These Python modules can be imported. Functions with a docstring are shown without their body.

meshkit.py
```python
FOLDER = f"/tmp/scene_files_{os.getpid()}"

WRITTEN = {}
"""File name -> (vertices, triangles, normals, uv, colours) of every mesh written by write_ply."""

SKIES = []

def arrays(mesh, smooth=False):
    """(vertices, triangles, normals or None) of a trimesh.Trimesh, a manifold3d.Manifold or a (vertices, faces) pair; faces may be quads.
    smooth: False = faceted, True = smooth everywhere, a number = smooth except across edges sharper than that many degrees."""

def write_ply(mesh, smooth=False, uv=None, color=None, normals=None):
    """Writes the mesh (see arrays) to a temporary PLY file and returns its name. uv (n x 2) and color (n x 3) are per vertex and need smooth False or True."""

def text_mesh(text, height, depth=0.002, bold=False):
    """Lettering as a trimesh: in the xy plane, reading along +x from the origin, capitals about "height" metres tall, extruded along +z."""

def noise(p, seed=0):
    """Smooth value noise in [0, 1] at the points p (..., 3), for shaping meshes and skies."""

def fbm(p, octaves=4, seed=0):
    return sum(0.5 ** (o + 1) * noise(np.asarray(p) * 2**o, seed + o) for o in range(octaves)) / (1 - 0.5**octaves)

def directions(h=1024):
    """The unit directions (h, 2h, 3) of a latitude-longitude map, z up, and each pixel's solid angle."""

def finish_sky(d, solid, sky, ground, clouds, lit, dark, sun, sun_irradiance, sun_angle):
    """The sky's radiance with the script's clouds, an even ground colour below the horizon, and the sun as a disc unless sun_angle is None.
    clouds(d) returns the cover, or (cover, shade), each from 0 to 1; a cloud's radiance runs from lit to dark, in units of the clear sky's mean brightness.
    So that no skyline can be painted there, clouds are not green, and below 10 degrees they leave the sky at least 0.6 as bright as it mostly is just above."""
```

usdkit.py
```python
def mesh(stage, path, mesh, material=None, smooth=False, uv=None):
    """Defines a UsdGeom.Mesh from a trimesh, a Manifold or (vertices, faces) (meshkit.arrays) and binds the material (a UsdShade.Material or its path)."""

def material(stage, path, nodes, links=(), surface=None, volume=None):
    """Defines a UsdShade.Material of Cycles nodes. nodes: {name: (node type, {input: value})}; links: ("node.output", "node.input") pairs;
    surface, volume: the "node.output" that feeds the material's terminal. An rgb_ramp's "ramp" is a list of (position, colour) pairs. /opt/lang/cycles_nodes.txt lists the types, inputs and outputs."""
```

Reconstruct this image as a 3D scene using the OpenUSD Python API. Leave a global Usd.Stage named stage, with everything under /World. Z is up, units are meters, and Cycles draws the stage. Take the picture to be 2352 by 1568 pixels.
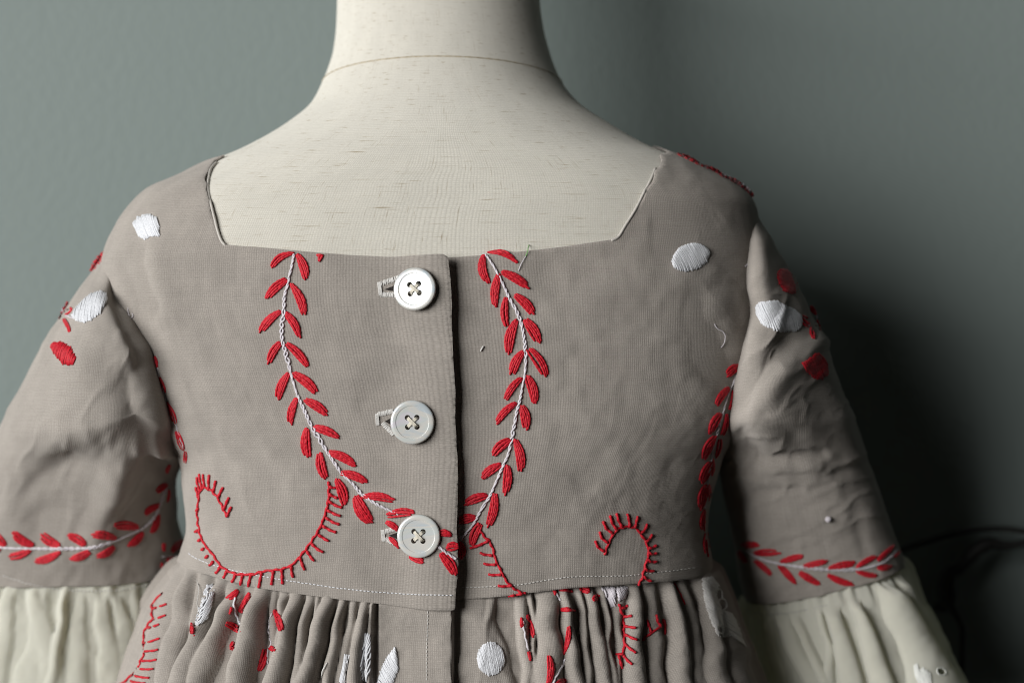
import math, random
import numpy as np, trimesh, usdkit, meshkit
import manifold3d as m3
from pxr import Usd, UsdGeom, UsdLux, UsdShade, Gf, Sdf
from scipy.interpolate import PchipInterpolator, LinearNDInterpolator, NearestNDInterpolator
from scipy.spatial import Delaunay
import shapely
from shapely.geometry import Polygon

rng = np.random.default_rng(7)
stage = Usd.Stage.CreateInMemory()
UsdGeom.SetStageUpAxis(stage, 'Z'); UsdGeom.SetStageMetersPerUnit(stage, 1.0)
UsdGeom.Xform.Define(stage, '/World'); UsdGeom.Scope.Define(stage, '/World/Looks')

# ------------------------------------------------------------------ camera, light
S, D0 = 0.000125, 0.66            # metres per plan unit in the plane y=0; camera distance
CU, CV = 1176.0, 784.0
cam = UsdGeom.Camera.Define(stage, '/World/camera')
cam.AddTranslateOp().Set(Gf.Vec3d(0, -D0, 0)); cam.AddRotateXOp().Set(90)
cam.CreateHorizontalApertureAttr(22.3); cam.CreateVerticalApertureAttr(22.3 * 682 / 1024)
cam.CreateFocalLengthAttr(22.3 * D0 / (2352 * S))
cam.CreateFStopAttr(5.0); cam.CreateFocusDistanceAttr(D0 + 0.002)
cam.CreateExposureAttr(0.0)

def rect_light(name, pos, target, w, h, radiance, col):
    l = UsdLux.RectLight.Define(stage, '/World/' + name)
    l.CreateWidthAttr(w); l.CreateHeightAttr(h); l.CreateIntensityAttr(radiance); l.CreateColorAttr(Gf.Vec3f(*col))
    m = Gf.Matrix4d().SetLookAt(Gf.Vec3d(*pos), Gf.Vec3d(*target), Gf.Vec3d(0, 0, 1)).GetInverse()
    l.AddTransformOp().Set(m)
rect_light('window_light', (-2.00, -1.70, 0.44), (0.0, 0.08, 0.0), 2.45, 1.2, 12.9, (1.0, 0.995, 0.98))
rect_light('added_fill_light', (0.7, -2.6, 0.6), (0, 0, 0), 2.2, 1.8, 0.075, (1.0, 0.93, 0.86))  # added dim fill behind the camera, in place of light bounced round the room

# ------------------------------------------------------------------ helpers
count = {}
def numbered(name):
    k = count.get(name, 0); count[name] = k + 1
    return name if k == 0 else f'{name}_{k:03d}'
def tag(p, **kw):
    for k, v in kw.items(): p.SetCustomDataByKey(k, v)
    return p
def thing(name, label, cat, **kw):
    x = UsdGeom.Xform.Define(stage, '/World/' + numbered(name)); tag(x.GetPrim(), label=label, category=cat, **kw)
    return str(x.GetPath())
def obj(name, vf, mat, parent='/World', uv=None, smooth=True, **kw):
    m = usdkit.mesh(stage, parent + '/' + numbered(name), vf, MAT[mat], smooth=smooth, uv=uv)
    tag(m.GetPrim(), **kw)
    return str(m.GetPath())
def P(u, v, y):
    k = S * (1 + np.asarray(y) / D0)
    return np.stack(np.broadcast_arrays((u - CU) * k, y, (CV - v) * k), -1)
def proj(p):
    k = S * (1 + p[..., 1] / D0)
    return CU + p[..., 0] / k, CV - p[..., 2] / k
def sstep(a, b, x):
    t = np.clip((np.asarray(x, float) - a) / (b - a), 0, 1); return t * t * (3 - 2 * t)
def grid_faces(nr, nc, wrap=False):
    i, j = np.meshgrid(np.arange(nr - 1), np.arange(nc if wrap else nc - 1), indexing='ij')
    j2 = (j + 1) % nc
    return np.stack([i * nc + j, i * nc + j2, (i + 1) * nc + j2, (i + 1) * nc + j], -1).reshape(-1, 4)
def tri(q): return np.vstack([q[:, [0, 1, 2]], q[:, [0, 2, 3]]])
def strokes(u, v, ss):
    """Soft folds: (u0,v0,u1,v1,width,height mm)."""
    d = np.zeros(np.shape(u))
    for a, b, c, e, w, h in ss:
        L2 = (c - a) ** 2 + (e - b) ** 2 + 1e-9
        t = np.clip(((u - a) * (c - a) + (v - b) * (e - b)) / L2, 0, 1)
        r2 = (u - a - t * (c - a)) ** 2 + (v - b - t * (e - b)) ** 2
        d = d + h * 1e-3 * np.exp(-r2 / w ** 2)
    return d
def folds(u, v, ff, gath=False):
    """Gathered tubes of cloth: (u_top,v_top,u_bottom,v_bottom,w_top,w_bottom,height mm); the highest wins."""
    d = np.zeros(np.shape(u))
    for a, b, c, e, wt, wb, h in ff:
        t = (v - b) / (e - b); tc = np.clip(t, 0, 1.3)
        uc = a + (c - a) * tc; w = wt + (wb - wt) * tc
        q_ = np.stack([v / 55, 0 * v + a * .37, 0 * v], -1); tw = np.clip((v - b) / 60, 0, 1)
        uc = uc + 13 * tw * (meshkit.noise(q_, 2) - .5); w = w * (1 + .5 * tw * (meshkit.noise(q_ + 9.3, 6) - .5))
        x = np.abs(u - uc) / w
        d = np.maximum(d, h * 1e-3 * np.sqrt(np.clip(1 - x ** 2, 0, 1)) * (sstep(-.32, -.06, t) * (.38 + .62 * sstep(-.04, .24, t)) if gath else sstep(-0.12, 0.16, t)))
    return d
def spline(pts, n):
    p = np.asarray(pts, float); s = np.r_[0, np.cumsum(np.linalg.norm(np.diff(p, axis=0), axis=1))]
    from scipy.interpolate import CubicSpline
    if len(p) < 3: return p[0] + (p[-1] - p[0]) * np.linspace(0, 1, n)[:, None]
    return PchipInterpolator(s, p)(np.linspace(0, s[-1], n))
def Z(reg, pts):
    ou, ov, k = reg; p = np.asarray(pts, float)
    return np.array([ou, ov]) + p * k
class Bag:
    def __init__(s): s.v, s.f, s.n = [], [], 0
    def add(s, v, f): s.v.append(v); s.f.append(np.asarray(f) + s.n); s.n += len(v)
    def get(s): return np.vstack(s.v), np.vstack(s.f)
def strand(p, nrm, r, sides=6):
    p = np.asarray(p, float); n = len(p); r = np.broadcast_to(r, (n,))
    t = np.gradient(p, axis=0); t /= np.linalg.norm(t, axis=1, keepdims=True) + 1e-12
    a = nrm - (nrm * t).sum(1, keepdims=True) * t; a /= np.linalg.norm(a, axis=1, keepdims=True) + 1e-12
    b = np.cross(t, a); ang = np.arange(sides) * 2 * np.pi / sides
    v = p[:, None] + r[:, None, None] * (np.cos(ang)[None, :, None] * a[:, None] + np.sin(ang)[None, :, None] * b[:, None])
    v = np.vstack([v.reshape(-1, 3), p[0] - t[0] * r[0] * .6, p[-1] + t[-1] * r[-1] * .6])
    f = tri(grid_faces(n, sides, True)); k = np.arange(sides); k2 = (k + 1) % sides; e = n * sides
    f = np.vstack([f, np.stack([k2, k, np.full(sides, e)], 1), np.stack([(n - 1) * sides + k, (n - 1) * sides + k2, np.full(sides, e + 1)], 1)])
    return v, f[:, ::-1]
def fill2d(poly, h):
    """Even triangles inside a polygon; returns points, faces and the boundary loop."""
    pg = Polygon(poly)
    if not pg.is_valid: pg = pg.buffer(0)
    L = pg.exterior.length; n = int(L / h)
    ring = np.array([pg.exterior.interpolate(i * L / n).coords[0] for i in range(n)])
    x0, y0, x1, y1 = pg.bounds
    gx, gy = np.meshgrid(np.arange(x0, x1, h), np.arange(y0, y1, h * .87)); gx = gx + (np.arange(len(gx)) % 2)[:, None] * h / 2
    g = np.stack([gx.ravel(), gy.ravel()], 1)
    inner = pg.buffer(-h * .55)
    g = g[shapely.contains_xy(inner, g[:, 0], g[:, 1])]
    pts = np.vstack([ring, g]); f = Delaunay(pts).simplices; c = pts[f].mean(1)
    f = f[shapely.contains_xy(pg, c[:, 0], c[:, 1])]
    a = pts[f]; area = (a[:, 1, 0] - a[:, 0, 0]) * (a[:, 2, 1] - a[:, 0, 1]) - (a[:, 1, 1] - a[:, 0, 1]) * (a[:, 2, 0] - a[:, 0, 0])
    f = f[np.abs(area) > 1e-3]; area = area[np.abs(area) > 1e-3]
    f[area > 0] = f[area > 0][:, ::-1]                 # in picture-like axes (v down) this faces the viewer
    return pts, f, n
def solid_sheet(top, f, nb, nrm, thick):
    n = len(top); low = top - nrm * thick
    k = np.arange(nb); k2 = (k + 1) % nb
    rim = np.vstack([np.stack([k, k2, k2 + n], 1), np.stack([k, k2 + n, k + n], 1)])
    sg = np.cross(top[f[:, 1]] - top[f[:, 0]], top[f[:, 2]] - top[f[:, 0]]); 
    if (sg * nrm[f[:, 0]]).sum() < 0: f = f[:, ::-1]
    e = {tuple(x) for x in f[:, [0, 1]]} | {tuple(x) for x in f[:, [1, 2]]} | {tuple(x) for x in f[:, [2, 0]]}
    if (0, 1) in e: rim = rim[:, ::-1]
    return np.vstack([top, low]), np.vstack([f, f[:, ::-1] + n, rim])
class Surf:
    """The visible side of a cloth, to lay threads on."""
    def __init__(s, verts):
        u, v = proj(verts); s.q = np.stack([u, v], 1); s.y = verts[:, 1]
        s.lin = LinearNDInterpolator(s.q, s.y); s.near = NearestNDInterpolator(s.q, s.y)
    def depth(s, u, v):
        y = s.lin(u, v); bad = np.isnan(y)
        if bad.any(): y = np.where(bad, s.near(u, v), y)
        return y
    def at(s, uv, lift=0.0):
        uv = np.asarray(uv, float); u, v = uv[:, 0], uv[:, 1]; e = 4.0
        p = P(u, v, s.depth(u, v))
        du = P(u + e, v, s.depth(u + e, v)) - P(u - e, v, s.depth(u - e, v)); dv = P(u, v + e, s.depth(u, v + e)) - P(u, v - e, s.depth(u, v - e))
        n = np.cross(dv, du); n /= np.linalg.norm(n, axis=1, keepdims=True) + 1e-12
        n[n[:, 1] > 0] *= -1
        n = n + np.array([0, -0.5, 0]); n /= np.linalg.norm(n, axis=1, keepdims=True)
        return p + n * np.reshape(lift, (-1, 1)), n

# ------------------------------------------------------------------ materials
MAT = {}
def mk(name, nodes, links, surface='p.BSDF'):
    MAT[name] = usdkit.material(stage, '/World/Looks/' + name, nodes, links, surface=surface)
def weave(name, col, dark, period_u, period_v, slub=None, rough=0.9, bump=0.35, mott=0.12, trans=0.0, contrast=1.0, tcol=None):
    """Plain weave: over/under threads in both directions from the cloth's own lengths (st, in plan units), slubs and mottling."""
    n = {'uv': ('uvmap', {'attribute': 'st'}), 'x': ('separate_xyz', {}),
         'wob': ('noise_texture', {'scale': 0.02, 'detail': 3}),
         'a1': ('math', {'math_type': 'multiply', 'value2': math.pi / period_u}), 'b1': ('math', {'math_type': 'multiply', 'value2': math.pi / period_v}),
         'a2': ('math', {'math_type': 'sine'}), 'b2': ('math', {'math_type': 'sine'}),
         'ab': ('math', {'math_type': 'multiply'}), 'abs': ('math', {'math_type': 'absolute'}),
         'map': ('mapping', {'scale': (0.006, 0.22, 1)}), 'map2': ('mapping', {'scale': (0.22, 0.006, 1)}),
         'n1': ('noise_texture', {'scale': 1.0, 'detail': 3}), 'n2': ('noise_texture', {'scale': 1.0, 'detail': 3}),
         'nn': ('math', {'math_type': 'add'}), 'mo': ('noise_texture', {'scale': 0.012, 'detail': 4}),
         'fine': ('noise_texture', {'scale': 0.30, 'detail': 3, 'roughness': .7}),
         'c': ('mix_color', {'a': dark, 'b': col}), 'fac': ('map_range', {'from_min': 0.0, 'from_max': 1.0, 'to_min': 0.5 - 0.5 * contrast, 'to_max': 0.5 + 0.5 * contrast, 'clamp': True}),
         'thr': ('map_range', {'from_min': 0.7, 'from_max': 1.3, 'to_min': 1 - mott * .4, 'to_max': 1 + mott * .4}),
         'mm': ('map_range', {'from_min': 0.3, 'from_max': 0.7, 'to_min': 1 - mott * .5, 'to_max': 1 + mott * .5}),
         'ff': ('map_range', {'from_min': 0.25, 'from_max': 0.75, 'to_min': 1 - mott * 1.5, 'to_max': 1 + mott * 1.5}),
         'k1': ('math', {'math_type': 'multiply'}), 'k2': ('math', {'math_type': 'multiply'}),
         'cs': ('vector_math', {'math_type': 'scale'}),
         'hh': ('math', {'math_type': 'add'}), 'bump': ('bump', {'strength': bump, 'distance': 0.00025}),
         'p': ('principled_bsdf', {'roughness': rough, 'specular_ior_level': 0.18, 'sheen_weight': 0.08, 'sheen_roughness': 0.5, 'diffuse_roughness': 0.6})}
    n['wn'] = ('noise_texture', {'scale': 0.05, 'detail': 3}); n['wv'] = ('vector_math', {'math_type': 'scale', 'scale': 2.5}); n['wa'] = ('vector_math', {'math_type': 'add'})
    l = [('uv.UV', 'wn.vector'), ('wn.color', 'wv.vector1'), ('uv.UV', 'wa.vector1'), ('wv.vector', 'wa.vector2'), ('wa.vector', 'x.vector'), ('x.x', 'a1.value1'), ('x.y', 'b1.value1'), ('a1.value', 'a2.value1'), ('b1.value', 'b2.value1'),
         ('a2.value', 'ab.value1'), ('b2.value', 'ab.value2'), ('ab.value', 'abs.value1'), ('abs.value', 'fac.value'), ('fac.result', 'c.fac'),
         ('uv.UV', 'map.vector'), ('uv.UV', 'map2.vector'), ('map.vector', 'n1.vector'), ('map2.vector', 'n2.vector'), ('n1.fac', 'nn.value1'), ('n2.fac', 'nn.value2'),
         ('uv.UV', 'mo.vector'), ('uv.UV', 'fine.vector'), ('nn.value', 'thr.value'), ('mo.fac', 'mm.value'), ('fine.fac', 'ff.value'), ('thr.result', 'k1.value1'), ('mm.result', 'k1.value2'), ('k1.value', 'k2.value1'), ('ff.result', 'k2.value2'),
         ('c.result', 'cs.vector1'), ('k2.value', 'cs.scale'), ('abs.value', 'hh.value1'), ('nn.value', 'hh.value2'), ('hh.value', 'bump.height'), ('bump.normal', 'p.normal')]
    out = 'cs.vector'
    if slub:
        scol, lo, hi = slub
        for q, sc in (('h', (0.016, 0.33, 1)), ('w', (0.36, 0.018, 1))):
            n['sm' + q] = ('mapping', {'scale': sc, 'location': (3.3 if q == 'h' else 11.7, 5.1, 0)}); n['sn' + q] = ('noise_texture', {'scale': 1.0, 'detail': 2.5, 'roughness': 0.6})
            n['sf' + q] = ('map_range', {'from_min': lo if q == 'h' else lo + .02, 'from_max': hi if q == 'h' else hi + .03, 'clamp': True}); n['sc' + q] = ('mix_color', {'b': scol})
            n['sd' + q] = ('math', {'math_type': 'multiply', 'value2': 0.75})
            l += [('uv.UV', f'sm{q}.vector'), (f'sm{q}.vector', f'sn{q}.vector'), (f'sn{q}.fac', f'sf{q}.value'), (f'sf{q}.result', f'sd{q}.value1'), (f'sd{q}.value', f'sc{q}.fac'), (out, f'sc{q}.a')]
            out = f'sc{q}.result'
    l.append((out, 'p.base_color'))
    surf = 'p.BSDF'
    if trans:
        n['t'] = ('translucent_bsdf', {'color': tcol or col}); n['mx'] = ('mix_closure', {'fac': trans})
        l += [('p.BSDF', 'mx.closure1'), ('t.BSDF', 'mx.closure2')]; surf = 'mx.closure'
    mk(name, n, l, surf)
weave('linen', (0.470, 0.432, 0.392), (0.25, 0.223, 0.198), 4.6, 3.7, rough=.95, bump=.3, mott=.14, contrast=.42)
weave('linen_body', (0.75, 0.728, 0.668), (0.54, 0.515, 0.45), 4.4, 4.0, slub=((0.29, 0.22, 0.12), .615, .73), rough=.85, bump=.2, mott=.07, contrast=.5)
weave('cotton', (0.85, 0.845, 0.79), (0.81, 0.805, 0.75), 2.2, 2.2, rough=.85, bump=.1, mott=.03, trans=.5, tcol=(0.84, 0.82, 0.68))
def thread(name, col, sheen=.2, spec=.3, rough=.55, var=.25):
    mk(name, {'g': ('geometry', {}), 'n': ('noise_texture', {'scale': 2600, 'detail': 3}), 'r': ('map_range', {'from_min': .3, 'from_max': .7, 'to_min': 1 - var, 'to_max': 1 + var}),
              'c': ('vector_math', {'math_type': 'scale', 'vector1': col}), 'b': ('bump', {'strength': .5, 'distance': .0002}),
              'p': ('principled_bsdf', {'roughness': rough, 'specular_ior_level': spec, 'sheen_weight': sheen, 'sheen_tint': tuple(.4 + .6 * c for c in col)})},
       [('g.position', 'n.vector'), ('n.fac', 'r.value'), ('r.result', 'c.scale'), ('c.vector', 'p.base_color'), ('n.fac', 'b.height'), ('b.normal', 'p.normal')])
thread('thread_red', (0.51, 0.008, 0.021), var=.35)
thread('thread_lilac', (0.60, 0.565, 0.60), var=.15)
thread('thread_white', (0.67, 0.68, 0.71), var=.14)
thread('thread_grey', (0.60, 0.585, 0.56), var=.15)
thread('thread_cream', (0.74, 0.70, 0.60), var=.15)
thread('thread_facing', (0.50, 0.47, 0.43), var=.12)
thread('thread_cotton', (0.76, 0.77, 0.73), var=.06)
thread('thread_seam', (0.40, 0.34, 0.24), var=.35)
thread('thread_green', (0.16, 0.42, 0.10), var=.2)
mk('pearl', {'g': ('geometry', {}), 'm': ('mapping', {'scale': (70, 70, 180)}), 'n': ('noise_texture', {'scale': 1.0, 'detail': 3, 'distortion': 1.2}),
             'c': ('rgb_ramp', {'ramp': [(0.3, (0.57, 0.53, 0.58)), (0.45, (0.50, 0.535, 0.52)), (0.55, (0.57, 0.55, 0.51)), (0.7, (0.44, 0.49, 0.52))]}),
             'lw': ('layer_weight', {'blend': .35}),
             'p': ('principled_bsdf', {'roughness': .28, 'specular_ior_level': .6, 'coat_weight': 1.0, 'coat_roughness': .16})},
   [('g.position', 'm.vector'), ('m.vector', 'n.vector'), ('n.fac', 'c.fac'), ('c.color', 'p.base_color')])
mk('wall_paint', {'g': ('geometry', {}), 'n': ('noise_texture', {'scale': 330, 'detail': 3, 'roughness': .55}), 'm': ('mapping', {'scale': (1, 1, .85)}),
                  'n2': ('noise_texture', {'scale': 3.0, 'detail': 3}), 'r': ('rgb_ramp', {'ramp': [(.35, (0.196, 0.235, 0.224)), (.65, (0.206, 0.245, 0.233))]}),
                  'b': ('bump', {'strength': .28, 'distance': .0007}), 'p': ('principled_bsdf', {'roughness': .6, 'specular_ior_level': .25})},
   [('g.position', 'm.vector'), ('m.vector', 'n.vector'), ('g.position', 'n2.vector'), ('n2.fac', 'r.fac'), ('r.color', 'p.base_color'), ('n.fac', 'b.height'), ('b.normal', 'p.normal')])
mk('dark_iron', {'g': ('geometry', {}), 'n': ('noise_texture', {'scale': 140, 'detail': 3}), 'r': ('rgb_ramp', {'ramp': [(.3, (0.012, 0.012, 0.012)), (.7, (0.03, 0.028, 0.025))]}),
                 'p': ('principled_bsdf', {'roughness': .6, 'metallic': .3})}, [('g.position', 'n.vector'), ('n.fac', 'r.fac'), ('r.color', 'p.base_color')])
mk('hole_edge', {'p': ('principled_bsdf', {'base_color': (0.80, 0.80, 0.74), 'roughness': .8})}, [])
mk('turned_wood', {'g': ('geometry', {}), 'n': ('noise_texture', {'scale': 60, 'detail': 4}), 'r': ('rgb_ramp', {'ramp': [(.3, (0.16, 0.10, 0.06)), (.7, (0.24, 0.15, 0.09))]}),
                   'p': ('principled_bsdf', {'roughness': .4})}, [('g.position', 'n.vector'), ('n.fac', 'r.fac'), ('r.color', 'p.base_color')])

# ------------------------------------------------------------------ setting: the painted wall
WY = 0.172
gx, gz = np.linspace(-1.2, 1.2, 25), np.linspace(-0.9, 0.9, 19)
X, Zz = np.meshgrid(gx, gz)
obj('wall', (np.stack([X, np.full_like(X, WY), Zz], -1).reshape(-1, 3), tri(grid_faces(19, 25))), 'wall_paint', smooth=False, kind='structure',
    label='painted grey green wall behind the dress form')

# ------------------------------------------------------------------ the body surface that form and bodice share
ROWS = np.array([  # v, left, right, back depth, axis depth, exponent
 (-260, 776, 1236, .052, .083, 2.0), (-150, 776, 1237, .050, .081, 2.0), (0, 775, 1240, .046, .079, 2.0), (60, 773, 1247, .0435, .0775, 2.0), (120, 766, 1262, .040, .076, 2.0),
 (160, 754, 1276, .0372, .0745, 2.0), (190, 742, 1290, .0345, .073, 2.02), (240, 716, 1330, .028, .070, 2.05), (285, 664, 1395, .021, .067, 2.1), (345, 562, 1500, .0135, .0645, 2.2), (380, 482, 1585, .010, .063, 2.3),
 (415, 412, 1655, .0075, .062, 2.35), (445, 345, 1700, .006, .061, 2.4), (480, 308, 1728, .0045, .060, 2.4), (520, 280, 1735, .0033, .060, 2.4), (600, 252, 1745, .0017, .060, 2.45),
 (700, 262, 1745, .0006, .060, 2.5), (800, 295, 1740, 0, .060, 2.5), (950, 368, 1705, .0003, .060, 2.5), (1040, 428, 1650, .001, .060, 2.5), (1100, 437, 1632, .002, .060, 2.5),
 (1200, 446, 1612, .004, .060, 2.5), (1320, 434, 1612, .0065, .060, 2.5), (1600, 425, 1620, .008, .060, 2.5), (1900, 420, 1630, .008, .060, 2.5)])
FT = PchipInterpolator(ROWS[:, 0], ROWS[:, 1:])
def row(v):
    q = FT(v); L, R, yb, cy, n = (q[..., k] for k in range(5))
    k = S * (1 + cy / D0)
    return ((L + R) / 2 - CU) * k, (R - L) / 2 * k, cy, cy - yb, n, (CV - v) * k
def body(th, v):
    """Point on the body at angle th (0 = towards the viewer, +-90 deg = the outline) on row v."""
    xc, a, cy, b, n, z = row(v)
    s, c = np.sin(th), np.cos(th)
    return np.stack([xc + a * np.sign(s) * np.abs(s) ** (2 / n), cy - b * np.sign(c) * np.abs(c) ** (2 / n), z + 0 * s], -1)
def body_n(th, v):
    e = 1e-3
    dt = body(th + e, v) - body(th - e, v); dv = body(th, v + 3) - body(th, v - 3)
    n = np.cross(dv, dt); n /= np.linalg.norm(n, axis=-1, keepdims=True) + 1e-12
    xc, a, cy, b, nn, z = row(v); p = body(th, v)
    o = np.stack([(p[..., 0] - xc) / a, (p[..., 1] - cy) / b, 0 * z], -1)
    return np.where((n * o).sum(-1, keepdims=True) < 0, -n, n)
def hit(uv):
    """Picture direction -> (angle, row) on the body."""
    uv = np.asarray(uv, float); u, v = uv[..., 0], uv[..., 1]
    y = np.full(u.shape, .03)
    for _ in range(60):
        x = (u - CU) * S * (1 + y / D0); z = (CV - v) * S * (1 + y / D0)
        vr = CV - z / (S * (1 + .061 / D0))
        for _ in range(3):
            cy = FT(vr)[..., 3]; vr = CV - z / (S * (1 + cy / D0))
        xc, a, cy, b, n, _z = row(vr)
        r = np.clip(np.abs(x - xc) / a, 0, 1)
        y = .6 * y + .4 * (cy - b * (1 - r ** n) ** (1 / n))
    s = np.clip(np.abs(x - xc) / a, 0, 1) ** (n / 2)
    return np.arcsin(s) * np.sign(x - xc), vr

# ------------------------------------------------------------------ the dress form
form = thing('dress_form', 'cream linen covered child size dress form with bare neck, wearing the embroidered dress', 'dress form')
def seam_row(th):    # the neck seam lies higher at the nape
    return 192 - 29 * np.cos(th)
th = np.linspace(-np.pi, np.pi, 241)[:-1]
def form_part(r0, r1, nr, name, close=0):
    t = np.linspace(0, 1, nr)[:, None]
    a0 = r0(th)[None] if callable(r0) else np.full((1, len(th)), r0); a1 = r1(th)[None] if callable(r1) else np.full((1, len(th)), r1)
    V = a0 + (a1 - a0) * t; T = np.broadcast_to(th, V.shape)
    p = body(T, V) - body_n(T, V) * (sstep(1080, 1250, V) * .004 + sstep(560, 700, V) * .0008)[..., None]; f = tri(grid_faces(nr, len(th), True)); uv = np.stack([T * 560, V], -1).reshape(-1, 2)
    return obj(name, (p.reshape(-1, 3), f[:, ::-1]), 'linen_body', form, uv=uv)
form_part(-260, seam_row, 70, 'neck')
form_part(seam_row, 1850, 190, 'torso')
sp = body(th, seam_row(th)); sp = np.vstack([sp, sp[:1]]); sn = body_n(th, seam_row(th)); sn = np.vstack([sn, sn[:1]])
obj('neck_seam', strand(sp + sn * .00005, sn, .00022 + .00006 * np.sin(np.arange(len(sp)) * 1.9)), 'thread_seam', form)
capc = body(np.array([0.0, math.pi]), np.array([-260.0, -260.0])).mean(0)
prof = np.array([(0, 0), (.032, 0), (.034, .003), (.033, .009), (.024, .013), (.012, .016), (.009, .022), (.013, .028), (.0145, .034), (.012, .041), (.006, .045), (0, .046)])
cap = trimesh.creation.revolve(prof, sections=48); cap.apply_translation(capc + [0, 0, -.001])
obj('neck_cap', cap, 'turned_wood', form, smooth=40)

def crease(u, v, k, amp, ang, seed):
    """Crisp small creases, drawn out along one direction."""
    c, s_ = math.cos(math.radians(ang)), math.sin(math.radians(ang)); a, b = u * c + v * s_, -u * s_ + v * c
    f = meshkit.fbm(np.stack([a / (k * 2.4), b / k, 0 * u + seed], -1), 3, seed)
    return amp * np.clip(1 - np.abs(f - .5) * 7, 0, 1) ** 1.5
def wob(u, v, k, amp, seed): return (meshkit.fbm(np.stack([u / k, v / k, 0 * u + seed], -1), 3, seed) - .5) * amp

# ------------------------------------------------------------------ the dress
dress = thing('dress', 'beige linen dress with red and white embroidery and three pearl buttons, seen from behind', 'dress')
RU = 600.0
def to_param(px):
    t, v = hit(np.asarray(px, float)); return np.stack([t * RU, v], -1)
BOD_STROKES = [(905, 640, 985, 612, 30, .5), (880, 720, 930, 820, 40, -.5), (850, 905, 920, 880, 30, -.7), (930, 880, 1000, 905, 26, .5), (880, 1050, 960, 1120, 34, -.5), (840, 1170, 900, 1150, 30, .6),
    (780, 860, 830, 960, 40, .35), (960, 1330, 1000, 1250, 30, .5), (640, 700, 600, 900, 60, .5), (520, 640, 500, 800, 45, -.5), (312, 590, 352, 700, 26, -1.6), (365, 600, 400, 720, 30, 1.0), (420, 900, 450, 1000, 40, .5),
    (1250, 860, 1420, 960, 60, .5), (1380, 1040, 1330, 1130, 22, -.45), (1420, 1050, 1375, 1150, 20, .4), (1500, 1080, 1470, 1180, 26, .5), (1540, 1050, 1520, 1180, 18, -.6), (1400, 1165, 1600, 1160, 10, .3),
    (1590, 700, 1640, 850, 34, -2.2), (1640, 700, 1690, 800, 26, 1.4), (1540, 640, 1600, 760, 40, .7), (1560, 420, 1530, 520, 26, -.9), (1600, 430, 1680, 520, 40, .5), (1640, 560, 1700, 650, 30, -.7), (1270, 640, 1330, 820, 50, -.4),
    (1200, 1080, 1260, 1300, 60, .6), (720, 1120, 820, 1290, 60, .6), (480, 1120, 520, 1260, 40, .5)]
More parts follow.
